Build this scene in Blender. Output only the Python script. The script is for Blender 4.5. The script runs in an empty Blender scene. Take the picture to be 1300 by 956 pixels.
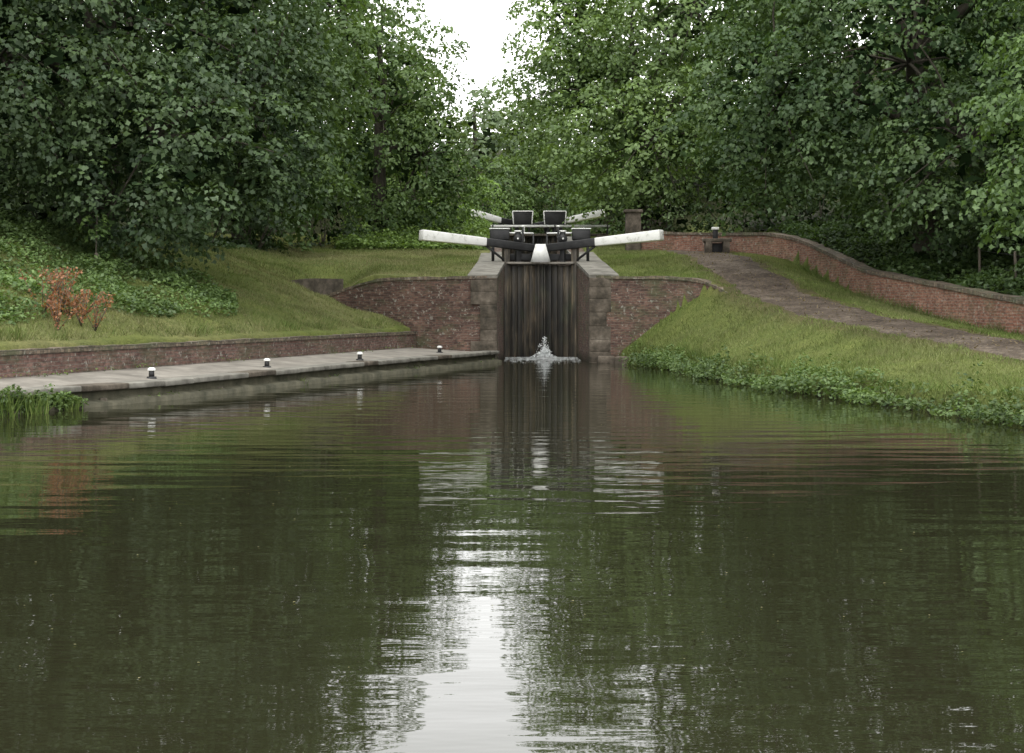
import bpy, math, numpy as np
from mathutils import Vector, Matrix
rng = np.random.default_rng(7)
S = bpy.context.scene
S.view_settings.view_transform = 'Standard'
S.view_settings.look = 'None'
S.view_settings.exposure = 0

# ------------------------------------------------------------------ helpers
def link(o, parent=None):
    S.collection.objects.link(o)
    if parent: o.parent = parent
    return o
def empty(name, loc=(0,0,0)):
    e = bpy.data.objects.new(name, None); e.empty_display_size = .3
    return link(e)
def mesh_np(name, V, F, mat=None, col=None, parent=None, uv=None, smooth=False):
    V = np.asarray(V, dtype=np.float32); F = np.asarray(F, dtype=np.int32)
    me = bpy.data.meshes.new(name)
    k = F.shape[1]
    me.vertices.add(len(V)); me.vertices.foreach_set('co', V.ravel())
    me.loops.add(F.size); me.loops.foreach_set('vertex_index', F.ravel())
    me.polygons.add(len(F)); me.polygons.foreach_set('loop_start', np.arange(0, F.size, k, dtype=np.int32))
    if smooth: me.polygons.foreach_set('use_smooth', np.ones(len(F), dtype=bool))
    me.update(calc_edges=True)
    if col is not None:
        a = me.color_attributes.new('col', 'FLOAT_COLOR', 'POINT')
        c = np.ones((len(V), 4), dtype=np.float32); c[:, :3] = col
        a.data.foreach_set('color', c.ravel())
    if uv is not None:
        l = me.uv_layers.new(name='UVMap')
        l.data.foreach_set('uv', np.asarray(uv, dtype=np.float32)[F.ravel()].ravel())
    if mat: me.materials.append(mat)
    me.validate()
    return link(bpy.data.objects.new(name, me), parent)
def sst(a, b, x):
    t = np.clip((x-a)/(b-a), 0, 1); return t*t*(3-2*t)
def lerp(a, b, t): return a+(b-a)*t
def vnoise(x, y, seed=0):
    x = np.asarray(x, float); y = np.asarray(y, float)
    xi = np.floor(x).astype(int); yi = np.floor(y).astype(int)
    fx = x-xi; fy = y-yi; fx = fx*fx*(3-2*fx); fy = fy*fy*(3-2*fy)
    def hsh(a, b):
        n = (a*374761393+b*668265263+seed*1442695) & 0x7fffffff
        n = ((n ^ (n >> 13))*1274126177) & 0x7fffffff
        return ((n ^ (n >> 16)) & 0xffff)/65535.
    return lerp(lerp(hsh(xi, yi), hsh(xi+1, yi), fx), lerp(hsh(xi, yi+1), hsh(xi+1, yi+1), fx), fy)

# ------------------------------------------------------------------ materials
def newmat(name):
    m = bpy.data.materials.new(name); m.use_nodes = True
    nt = m.node_tree; b = nt.nodes['Principled BSDF']
    return m, nt, b
def N(nt, t, **kw):
    n = nt.nodes.new(t)
    for k, v in kw.items(): setattr(n, k, v)
    return n
def ramp(nt, fac, stops):
    r = N(nt, 'ShaderNodeValToRGB'); e = r.color_ramp.elements
    while len(e) < len(stops): e.new(.5)
    for i, (p, c) in enumerate(stops):
        e[i].position = p; e[i].color = (*c, 1)
    nt.links.new(fac, r.inputs[0]); return r.outputs[0]
def noise(nt, vec, scale, detail=4, rough=.6, mscale=None):
    if mscale:
        mp = N(nt, 'ShaderNodeMapping'); mp.inputs['Scale'].default_value = mscale
        nt.links.new(vec, mp.inputs[0]); vec = mp.outputs[0]
    n = N(nt, 'ShaderNodeTexNoise'); n.inputs['Scale'].default_value = scale
    n.inputs['Detail'].default_value = detail; n.inputs['Roughness'].default_value = rough
    nt.links.new(vec, n.inputs['Vector']); return n.outputs['Fac']
def mix(nt, a, b, fac, mode='MIX'):
    m = N(nt, 'ShaderNodeMix', data_type='RGBA', blend_type=mode)
    for inp, v in ((m.inputs[6], a), (m.inputs[7], b), (m.inputs[0], fac)):
        if isinstance(v, (int, float)): inp.default_value = v
        elif isinstance(v, tuple): inp.default_value = (*v, 1)
        else: nt.links.new(v, inp)
    return m.outputs[2]
def bump(nt, b, h, strength=.5, dist=.02):
    bp = N(nt, 'ShaderNodeBump'); bp.inputs['Strength'].default_value = strength
    bp.inputs['Distance'].default_value = dist
    nt.links.new(h, bp.inputs['Height']); nt.links.new(bp.outputs[0], b.inputs['Normal'])
def simple(name, stops, scale=3, rough=.8, mscale=None, bmp=.3, spec=.3, detail=6):
    m, nt, b = newmat(name)
    tc = N(nt, 'ShaderNodeNewGeometry')
    f = noise(nt, tc.outputs['Position'], scale, detail, .65, mscale)
    nt.links.new(ramp(nt, f, stops), b.inputs['Base Color'])
    b.inputs['Roughness'].default_value = rough
    b.inputs['Specular IOR Level'].default_value = spec
    f2 = noise(nt, tc.outputs['Position'], scale*6, 4, .6, mscale)
    bump(nt, b, f2, bmp, .02)
    return m
def brickmat(name, c1, c2, mortar, stain=.7, bw=.225, rh=.075, green=.3):
    m, nt, b = newmat(name)
    uv = N(nt, 'ShaderNodeTexCoord')
    br = N(nt, 'ShaderNodeTexBrick')
    br.inputs['Scale'].default_value = 1; br.inputs['Brick Width'].default_value = bw
    br.inputs['Row Height'].default_value = rh; br.inputs['Mortar Size'].default_value = .007
    br.inputs['Mortar Smooth'].default_value = .3; br.inputs['Bias'].default_value = -.1
    br.inputs['Color1'].default_value = (*c1, 1); br.inputs['Color2'].default_value = (*c2, 1)
    br.inputs['Mortar'].default_value = (*mortar, 1)
    nt.links.new(uv.outputs['UV'], br.inputs['Vector'])
    f = noise(nt, uv.outputs['Object'], 1.1, 6, .7)
    g = ramp(nt, f, [(.3, (.35, .34, .33)), (.5, (.8, .8, .8)), (.72, (1.35, 1.3, 1.25))])
    c = mix(nt, br.outputs['Color'], g, stain, 'MULTIPLY')
    f3 = noise(nt, uv.outputs['UV'], 7, 2, .5, (1, 3, 1))
    g3 = ramp(nt, f3, [(.35, (.5, .47, .47)), (.6, (1.2, 1.12, 1.1))])
    c = mix(nt, c, g3, .8, 'MULTIPLY')
    f4 = noise(nt, uv.outputs['Object'], 9, 4, .7)
    s4 = ramp(nt, f4, [(.58, (0, 0, 0)), (.66, (1, 1, 1))])
    c = mix(nt, c, (.30, .30, .26), mix(nt, (0, 0, 0), s4, .7))
    f5 = noise(nt, uv.outputs['Object'], .9, 5, .7, (1, 1, 2))
    s5 = ramp(nt, f5, [(.48, (0, 0, 0)), (.66, (1, 1, 1))])
    c = mix(nt, c, (.06, .078, .035), mix(nt, (0, 0, 0), s5, green))
    sp = N(nt, 'ShaderNodeSeparateXYZ'); nt.links.new(uv.outputs['Object'], sp.inputs[0])
    dz = ramp(nt, sp.outputs[2], [(.0, (.22, .25, .17)), (.3, (1, 1, 1))])
    c = mix(nt, c, dz, .9, 'MULTIPLY')
    nt.links.new(c, b.inputs['Base Color'])
    b.inputs['Roughness'].default_value = .88
    b.inputs['Specular IOR Level'].default_value = .25
    bump(nt, b, br.outputs['Fac'], -.5, .01)
    return m
def leafmat(name, trans=.3, gloss=.05):
    m = bpy.data.materials.new(name); m.use_nodes = True; nt = m.node_tree
    out = nt.nodes['Material Output']; nt.nodes.remove(nt.nodes['Principled BSDF'])
    at = N(nt, 'ShaderNodeAttribute', attribute_name='col')
    b = N(nt, 'ShaderNodeBsdfDiffuse'); nt.links.new(at.outputs['Color'], b.inputs['Color'])
    sh = b.outputs[0]
    if trans:
        tr = N(nt, 'ShaderNodeBsdfTranslucent')
        tcx = mix(nt, at.outputs['Color'], (1.6, 1.7, .6), 1.0, 'MULTIPLY')
        nt.links.new(tcx, tr.inputs['Color'])
        ms = N(nt, 'ShaderNodeMixShader'); ms.inputs[0].default_value = trans
        nt.links.new(sh, ms.inputs[1]); nt.links.new(tr.outputs[0], ms.inputs[2]); sh = ms.outputs[0]
    if gloss:
        gl = N(nt, 'ShaderNodeBsdfGlossy'); gl.inputs['Roughness'].default_value = .45; gl.inputs['Color'].default_value = (.9, 1, .9, 1)
        m2 = N(nt, 'ShaderNodeMixShader'); m2.inputs[0].default_value = gloss
        nt.links.new(sh, m2.inputs[1]); nt.links.new(gl.outputs[0], m2.inputs[2]); sh = m2.outputs[0]
    nt.links.new(sh, out.inputs['Surface'])
    return m

M_leaf = leafmat('leaf', .24, .025); M_core = leafmat('inner_leaf', 0, 0); M_grass = leafmat('grass_blade', .15, 0)
M_bark = simple('bark', [(.3, (.03, .027, .02)), (.7, (.09, .08, .06))], 4, .9, (3, 3, .6), .8)
M_brick = brickmat('old_brick', (.082, .05, .04), (.16, .10, .078), (.115, .11, .092), green=.6)
M_brick_red = brickmat('red_brick', (.20, .095, .065), (.27, .155, .11), (.22, .20, .17), .7, green=.45)
M_brick_low = brickmat('low_wall_brick', (.11, .066, .055), (.18, .12, .10), (.12, .115, .10), .6, green=.45)
M_cope = brickmat('coping_brick', (.11, .092, .07), (.2, .165, .125), (.06, .06, .048), .8, .11, .3, green=.6)
M_stone = simple('sandstone', [(.3, (.022, .02, .014)), (.46, (.065, .054, .041)), (.6, (.12, .10, .078)), (.76, (.25, .22, .18))], 2.6, .9, None, .8, .3, 10)
M_conc = simple('concrete', [(.3, (.075, .07, .058)), (.7, (.23, .22, .19))], 2.5, .9, None, .4)
M_white = simple('white_paint', [(.28, (.38, .38, .34)), (.44, (.72, .72, .69)), (.8, (.82, .82, .8))], 5, .5, None, .1, .3, 10)
M_black = simple('black_paint', [(.3, (.012, .012, .013)), (.75, (.035, .035, .035))], 5, .45, None, .15)
M_post = simple('weathered_wood', [(.3, (.05, .042, .032)), (.7, (.15, .13, .10))], 6, .9, (4, 4, .5), .5)
M_landing = simple('landing_surface', [(.25, (.10, .092, .078)), (.5, (.19, .175, .15)), (.75, (.28, .26, .225))], 1.6, .92, None, .5)
M_face = simple('wet_landing_face', [(.3, (.025, .026, .015)), (.7, (.10, .092, .062))], 3, .8)

m, nt, b = newmat('earth_path'); tc = N(nt, 'ShaderNodeTexCoord')
f = noise(nt, tc.outputs['Object'], .9, 8, .75); g = noise(nt, tc.outputs['Object'], 10, 6, .8)
c = mix(nt, ramp(nt, f, [(.34, (.035, .027, .021)), (.5, (.08, .064, .05)), (.68, (.15, .125, .10))]),
        ramp(nt, g, [(.38, (.4, .4, .4)), (.62, (1.45, 1.42, 1.38))]), .9, 'MULTIPLY')
nt.links.new(c, b.inputs['Base Color']); b.inputs['Roughness'].default_value = .95
b.inputs['Specular IOR Level'].default_value = .15
bump(nt, b, g, .8, .03); M_path = m

m, nt, b = newmat('grassy_ground'); tc = N(nt, 'ShaderNodeTexCoord')
at = N(nt, 'ShaderNodeAttribute', attribute_name='col')
f = noise(nt, tc.outputs['Object'], 1.5, 8, .7); g = noise(nt, tc.outputs['Object'], 22, 5, .75)
c = mix(nt, at.outputs['Color'], ramp(nt, f, [(.3, (.65, .7, .6)), (.7, (1.3, 1.2, 1.1))]), 1.0, 'MULTIPLY')
c = mix(nt, c, ramp(nt, g, [(.3, (.5, .5, .5)), (.7, (1.4, 1.4, 1.3))]), .8, 'MULTIPLY')
nt.links.new(c, b.inputs['Base Color']); b.inputs['Roughness'].default_value = .95
b.inputs['Specular IOR Level'].default_value = .1
bump(nt, b, g, .8, .04); M_ground = m

m, nt, b = newmat('gate_timber'); ge = N(nt, 'ShaderNodeNewGeometry')
f = noise(nt, ge.outputs['Position'], 3, 6, .7, (4, 4, .35))
f2 = noise(nt, ge.outputs['Position'], 1.0, 4, .6, (1.8, 1, .55))
oi = N(nt, 'ShaderNodeObjectInfo')
c = mix(nt, ramp(nt, f, [(.32, (.010, .009, .008)), (.52, (.036, .031, .025)), (.76, (.15, .13, .105))]),
        ramp(nt, f2, [(.38, (.3, .31, .28)), (.62, (1.5, 1.4, 1.2))]), .95, 'MULTIPLY')
c = mix(nt, c, ramp(nt, oi.outputs['Random'], [(0, (.4, .41, .4)), (1, (1.5, 1.45, 1.35))]), 1.0, 'MULTIPLY')
f6 = noise(nt, ge.outputs['Position'], 1.6, 4, .6, (1.5, 1, .8)); s6 = ramp(nt, f6, [(.55, (0, 0, 0)), (.7, (.45, .45, .45))])
c = mix(nt, c, (.03, .042, .018), s6)
nt.links.new(c, b.inputs['Base Color']); b.inputs['Roughness'].default_value = .55
bump(nt, b, f, .5, .02); M_gate = m

m, nt, b = newmat('canal_water'); tc = N(nt, 'ShaderNodeTexCoord')
b.inputs['Base Color'].default_value = (.0165, .0165, .0085, 1)
b.inputs['Roughness'].default_value = .02
b.inputs['IOR'].default_value = 1.38
n1 = noise(nt, tc.outputs['Object'], 1.0, 1, .5, (.55, 1.7, 1))
n2 = noise(nt, tc.outputs['Object'], 1.0, 2, .5, (2.0, 6, 1))
mp = N(nt, 'ShaderNodeMapping'); mp.inputs['Location'].default_value = (-1.0, -50.5, 0); nt.links.new(tc.outputs['Object'], mp.inputs[0])
wv = N(nt, 'ShaderNodeTexWave', wave_type='RINGS', rings_direction='SPHERICAL'); wv.inputs['Scale'].default_value = .55
wv.inputs['Distortion'].default_value = 2.5; wv.inputs['Detail'].default_value = 1; wv.inputs['Detail Scale'].default_value = .6
nt.links.new(mp.outputs[0], wv.inputs['Vector'])
ad = N(nt, 'ShaderNodeMath', operation='MULTIPLY_ADD'); ad.inputs[1].default_value = .20
nt.links.new(n2, ad.inputs[0]); nt.links.new(n1, ad.inputs[2])
ad2 = N(nt, 'ShaderNodeMath', operation='MULTIPLY_ADD'); ad2.inputs[1].default_value = .05
nt.links.new(wv.outputs['Fac'], ad2.inputs[0]); nt.links.new(ad.outputs[0], ad2.inputs[2])
bump(nt, b, ad2.outputs[0], .155, .06); M_water = m

m, nt, b = newmat('white_water'); b.inputs['Base Color'].default_value = (.82, .85, .85, 1)
b.inputs['Roughness'].default_value = .4; M_foam = m

# ------------------------------------------------------------------ layout (metres, camera at origin looking +Y)
CY = [-60, 4, 12, 25.5, 28, 37.3, 46.4]; CX = [-30, -14, -11.5, -7.5, -6.3, -3.5, -.46]
EY = [-60, 5, 14, 22.2, 34.7, 41, 46.5]; EX = [20, 11, 9.5, 7.2, 4.75, 4.1, 2.9]
LY = [-60, 10, 22, 29, 31.5, 34.5, 38, 43, 46, 50, 58, 74, 120]
LX = [30, 15, 11.5, 9.4, 8.66, 7.76, 6.75, 6.15, 5.8, 5.5, 5.2, 5.0, 5]
LZ = [.45, .45, .5, .64, .865, 1.13, 1.45, 1.96, 2.55, 3.2, 3.7, 5.0, 5.5]
WY = [-60, 8, 25, 36, 45, 51, 60, 74, 120]; WX = [38, 18, 14, 11.7, 10.1, 9.0, 9, 9, 9]
WZ = [.5, .5, .6, .89, 1.85, 3.1, 3.8, 5.0, 5.5]
LWx = [-5.8, -4.5, -2.9, -1.2, -.46]; LWy = [47.9, 47.6, 47.0, 46.4, 46.5]
RWx = [2.3, 3.0, 4.3, 5.3, 6.0]; RWy = [46.5, 46.3, 46.0, 45.2, 43.6]
def XWL(y): return -2.82+.2945*(y-47)
def hP(y): return np.interp(y, [43, 47, 51, 60, 74, 200], [2.1, 2.5, 3.0, 3.9, 5.0, 6.5])
def edge_r(y): return np.interp(y, EY, EX)+.3*(vnoise(y*.9, y*0, 5)-.5)*(np.asarray(y) < 44)
def H(x, y):
    x = np.asarray(x, float); y = np.asarray(y, float)
    nz = .14*(vnoise(x*.6, y*.6, 1)-.5)+.06*(vnoise(x*2, y*2, 2)-.5)
    d = (XWL(y)-x)*.959
    hill = .9+.38*np.clip(d, 0, 7)+.12*np.clip(d-7, 0, 30)+nz*np.clip(d, 0, 1)*1.8
    xc = np.interp(y, CY, CX)
    front = np.where(d > .13, hill, np.where(x < xc-.25, .15, -.9))
    yw = np.interp(x, LWx, LWy)
    p = hP(y)
    a = sst(-4.1, -5.8, x)
    back = p-(p-1.92)*a*(1-sst(48, 53, y))+nz*.4
    t = sst(47.5, 53, y)
    wild = lerp(hill, np.maximum(p, hill), t)
    left = np.where((y > yw+.2) & (x > -5.8), back, front)
    side = lerp(wild, back, sst(-7.2, -5.8, x)*(y > yw+.2))
    left = np.where(x <= -5.8, np.where(y > 47, side, front), left)
    left = np.where((y > 46.2) & (x > -.7), -.9, left)
    left = np.where((x <= xc-.25) | (y > 46.4), left, -.9)
    xe = edge_r(y); xl = np.interp(y, LY, LX); zl = np.interp(y, LY, LZ)
    xw = np.interp(y, WY, WX); zw = np.interp(y, WY, WZ)
    r = np.where(x < xe+.25, lerp(-.9, .3, np.clip((x-xe+.15)/.4, 0, 1)),
        np.where(x < xl, lerp(.32, zl, np.clip((x-xe-.25)/(xl-xe-.25), 0, 1)**1.05)+nz*.8*np.clip(xl-x, 0, 1),
        np.where(x < xl+2.3, zl+.0*x,
        np.where(x < xw+.15, lerp(zl, zw, np.clip((x-xl-2.3)/np.maximum(xw-xl-2.3, .3), 0, 1))+nz*.3,
                 zw+.72+.12*(x-xw)+nz))))
    yr = np.interp(x, RWx, RWy)
    rb = lerp(p, zl, np.clip((x-3.5)/np.maximum(xl-3.5, .5), 0, 1))+nz*.3
    r = np.where((y > yr+.2) & (x < np.minimum(xl, 6.05)) & (x > 2.3-.1), rb, r)
    r = np.where((y > 46.2) & (x < 2.55), -.9, r)
    out = np.where(x < .9, left, r)
    out = np.where((y > 74.6) & (x > -.8) & (x < 2.7), hP(y), out)
    out = out+7.5*sst(84, 116, y)+6*sst(16, 30, np.abs(x+1))*sst(30, 46, y)
    return out

# ------------------------------------------------------------------ ground
def seg(a, b, s): return list(np.arange(a, b-1e-6, s))
gx = np.array(seg(-150, -60, 10)+seg(-60, -24, 2)+seg(-24, -14, .5)+seg(-14, 14, .15)+seg(14, 24, .5)+seg(24, 60, 2)+seg(60, 151, 10))
gy = np.array(seg(-60, 10, 2)+seg(10, 20, .5)+seg(20, 56, .16)+seg(56, 80, .6)+seg(80, 120, 2)+seg(120, 301, 12))
GX, GY = np.meshgrid(gx, gy); GZ = H(GX, GY)
nx, ny = len(gx), len(gy)
idx = np.arange(nx*ny).reshape(ny, nx)
F = np.stack([idx[:-1, :-1], idx[:-1, 1:], idx[1:, 1:], idx[1:, :-1]], -1).reshape(-1, 4)
dl = (XWL(GY)-GX)*.959
lawn = np.array([.105, .13, .042]); dry = np.array([.17, .165, .088]); earth = np.array([.022, .026, .012])
col = np.zeros((ny, nx, 3))+lawn
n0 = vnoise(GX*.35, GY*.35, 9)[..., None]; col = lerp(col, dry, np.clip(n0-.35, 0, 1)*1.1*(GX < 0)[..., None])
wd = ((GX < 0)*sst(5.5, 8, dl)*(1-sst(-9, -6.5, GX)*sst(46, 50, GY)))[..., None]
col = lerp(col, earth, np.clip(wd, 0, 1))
wr = (sst(.1, .5, GX-np.interp(GY, WY, WX)))[..., None]; col = lerp(col, earth, wr)
ve = np.abs(GX-np.interp(GY, LY, LX)-1.08)-1.08
col = lerp(col, np.array([.075, .062, .04]), (np.exp(-(np.clip(ve, 0, 9)/.3)**2)*(GX > 3))[..., None]*.8)
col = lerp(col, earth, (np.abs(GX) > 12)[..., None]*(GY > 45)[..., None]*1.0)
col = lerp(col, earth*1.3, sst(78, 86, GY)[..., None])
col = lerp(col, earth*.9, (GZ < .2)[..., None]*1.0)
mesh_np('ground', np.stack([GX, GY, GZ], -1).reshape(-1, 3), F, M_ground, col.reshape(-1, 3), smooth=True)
mesh_np('canal_water', [(-34, -60, 0), (24, -60, 0), (24, 51.6, 0), (-34, 51.6, 0)], [(0, 1, 2, 3)], M_water)

# ------------------------------------------------------------------ walls
def wall(name, pts, thick, side, mat, zb, zt, parent=None, step=.3, front=0.0, rag=0.0):
    pts = np.array(pts, float); zb = np.broadcast_to(np.array(zb, float), (len(pts),)); zt = np.broadcast_to(np.array(zt, float), (len(pts),))
    s = np.r_[0, np.cumsum(np.linalg.norm(np.diff(pts, axis=0), axis=1))]
    n = max(2, int(s[-1]/step)+1); q = np.linspace(0, s[-1], n)
    x = np.interp(q, s, pts[:, 0]); y = np.interp(q, s, pts[:, 1]); b_ = np.interp(q, s, zb); t_ = np.interp(q, s, zt)
    if n > 6:
        k = np.array([1, 2, 3, 2, 1])/9.
        for arr in (x, y, t_):
            c = np.convolve(np.r_[2*arr[0]-arr[2:0:-1], arr, 2*arr[-1]-arr[-2:-4:-1]], k, 'valid'); arr[1:-1] = c[1:-1]
    t_ = t_+rag*(vnoise(q*2.7, q*0, 70)-.5)
    dx = np.gradient(x); dy = np.gradient(y); L = np.hypot(dx, dy)
    nxv = -dy/L*side; nyv = dx/L*side
    fx, fy = x-nxv*front, y-nyv*front; bx, by = x+nxv*thick, y+nyv*thick
    V = []; UV = []; Fc = []
    def strip(a, b2, ua, va, ub, vb, flip):
        o = len(V)
        for i in range(n):
            V.append(a[i]); UV.append((ua[i], va[i])); V.append(b2[i]); UV.append((ub[i], vb[i]))
        for i in range(n-1):
            f = (o+2*i, o+2*i+2, o+2*i+3, o+2*i+1)
            Fc.append(f if not flip else f[::-1])
    A = list(zip(fx, fy, b_)); B = list(zip(fx, fy, t_)); C = list(zip(bx, by, t_)); D = list(zip(bx, by, b_))
    fl = side < 0
    strip(A, B, q, b_, q, t_, fl); strip(B, C, q, t_, q, t_+thick, fl); strip(D, C, q, b_, q, t_, not fl)
    for i in (0, n-1):
        o = len(V); V += [A[i], D[i], C[i], B[i]]; UV += [(0, b_[i]), (thick, b_[i]), (thick, t_[i]), (0, t_[i])]; Fc.append((o, o+1, o+2, o+3))
    return mesh_np(name, V, Fc, mat, parent=parent, uv=UV)
def box(name, c, size, mat, parent=None, rz=0, ry=0, bev=.015, taper=1.0, rx=0):
    sx, sy, sz = [v/2 for v in size]
    V = [(-sx, -sy, -sz), (sx, -sy, -sz), (sx, sy, -sz), (-sx, sy, -sz), (-sx*taper, -sy*taper, sz), (sx*taper, -sy*taper, sz), (sx*taper, sy*taper, sz), (-sx*taper, sy*taper, sz)]
    Fc = [(3, 2, 1, 0), (4, 5, 6, 7), (0, 1, 5, 4), (1, 2, 6, 5), (2, 3, 7, 6), (3, 0, 4, 7)]
    o = mesh_np(name, V, Fc, mat, parent=parent)
    o.matrix_world = Matrix.Translation(c) @ Matrix.Rotation(rz, 4, 'Z') @ Matrix.Rotation(ry, 4, 'Y') @ Matrix.Rotation(rx, 4, 'X')
    if bev:
        md = o.modifiers.new('b', 'BEVEL'); md.width = bev; md.segments = 2
    return o
def cyl(name, p0, p1, r0, r1, mat, parent=None, seg_=12, bev=0):
    p0 = Vector(p0); p1 = Vector(p1); ax = (p1-p0); Ln = ax.length; q = ax.to_track_quat('Z', 'Y')
    V = []; Fc = []
    for k, (z, r) in enumerate(((0, r0*.0001), (0, r0), (Ln, r1), (Ln, r1*.0001))):
        for i in range(seg_):
            a = 2*math.pi*i/seg_; V.append(tuple(p0+q @ Vector((r*math.cos(a), r*math.sin(a), z))))
    for k in range(3):
        for i in range(seg_):
            j = (i+1) % seg_; Fc.append((k*seg_+i, k*seg_+j, (k+1)*seg_+j, (k+1)*seg_+i))
    return mesh_np(name, V, Fc, mat, parent=parent)

e = empty('low_brick_wall')
lw = [(XWL(y), y) for y in (4., 26., 46.9)]
wall('brickwork', lw, .3, 1, M_brick_low, .1, [.84, .84, .84], e)
wall('coping', lw, .34, 1, M_cope, [.835]*3, [.92]*3, e, front=.03, rag=.03)
e = empty('brick_wing_wall')
pl2 = [(-5.8, 47.9), (-5.0, 47.75), (-4.5, 47.6), (-3.9, 47.4), (-2.9, 47.0), (-1.2, 46.4), (-.5, 46.5)]
zl2 = [1.85, 2.15, 2.33, 2.43, 2.45, 2.47, 2.48]
wall('brickwork', pl2, .45, 1, M_brick, -.9, zl2, e)
wall('coping', pl2, .5, 1, M_cope, [z-.01 for z in zl2], [z+.08 for z in zl2], e, front=.04, rag=.04)
e = empty('brick_wing_wall')
pr = [(2.35, 46.5), (3.0, 46.35), (4.3, 46.0), (5.0, 45.55), (5.6, 44.9), (6.15, 43.4)]
zr = [2.48, 2.47, 2.46, 2.42, 2.3, 1.85]
wall('brickwork', pr, .45, 1, M_brick, -.9, zr, e)
wall('coping', pr, .5, 1, M_cope, [z-.01 for z in zr], [z+.08 for z in zr], e, front=.04, rag=.04)
e = empty('boundary_brick_wall')
pw = [(18, 8), (14, 25), (11.7, 36), (10.1, 45), (9.2, 50.5), (8.6, 53), (7.4, 55.5), (5.8, 57), (4.6, 57.8)]
zt = [1.35, 1.42, 1.72, 2.62, 3.75, 4.05, 4.15, 4.25, 4.35]
wall('brickwork', pw, .3, -1, M_brick_red, [-.2, 0, .3, 1.2, 2.4, 2.8, 3.0, 3.1, 3.2], zt, e)
wall('coping', pw, .35, -1, M_cope, [z-.01 for z in zt], [z+.09 for z in zt], e, front=.04, rag=.04)
box('end_pier', (4.45, 57.9, 4.1), (.55, .55, 2.0), M_stone, e, bev=.03)
box('end_pier_cap', (4.45, 57.9, 5.13), (.68, .68, .12), M_stone, e, bev=.03)
e = empty('low_stone_wall')
wall('stonework', [(-7.2, 47.3), (-6.2, 47.2), (-5.2, 48.6)], .35, 1, M_stone, 1.4, [2.35, 2.5, 2.5], e)

# ------------------------------------------------------------------ lock structure
lock = empty('canal_lock')
wall('chamber_wall_left', [(-.46, 46.45), (-.27, 50), (-.255, 51.5), (-.255, 60), (-.255, 74.6)], .8, 1, M_brick, -1, [2.5, 2.95, 3.05, 3.9, 5.0], lock)
wall('chamber_wall_right', [(2.3, 46.45), (2.11, 50), (2.09, 51.5), (2.09, 60), (2.09, 74.6)], .8, -1, M_brick, -1, [2.5, 2.95, 3.05, 3.9, 5.0], lock)
def cope_strip(nm, pts, zt_, side): wall(nm, pts, .85, side, M_conc, [z-.01 for z in zt_], [z+.09 for z in zt_], lock, front=.03)
cope_strip('coping_left', [(-.46, 46.42), (-.27, 50), (-.255, 51.5), (-.255, 74.6)], [2.5, 2.95, 3.05, 5.0], 1)
cope_strip('coping_right', [(2.3, 46.42), (2.11, 50), (2.09, 51.5), (2.09, 74.6)], [2.5, 2.95, 3.05, 5.0], -1)
def quoin(nm, x0, sgn):
    z = -.4; i = 0; R = np.random.default_rng(3+int(sgn))
    while z < 2.46:
        hh = min(R.uniform(.3, .42), 2.5-z); w = R.choice([.5, .64, .78])
        c = (x0+sgn*w/2, 46.54, z+hh/2)
        box(f'{nm}_{i}', c, (w, .34+R.uniform(0, .01), hh-.003), M_stone, lock, bev=.01); z += hh; i += 1
quoin('quoin_left', -.44, -1); quoin('quoin_right', 2.28, 1)
for i, (x, y, s) in enumerate([(2.75, 45.95, .5), (3.3, 45.6, .6), (3.85, 44.9, .55)]):
    box(f'toe_stone_{i}', (x, y, .06), (s, .5, .3), M_stone, lock, rz=-.5*i/2, bev=.04)

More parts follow.
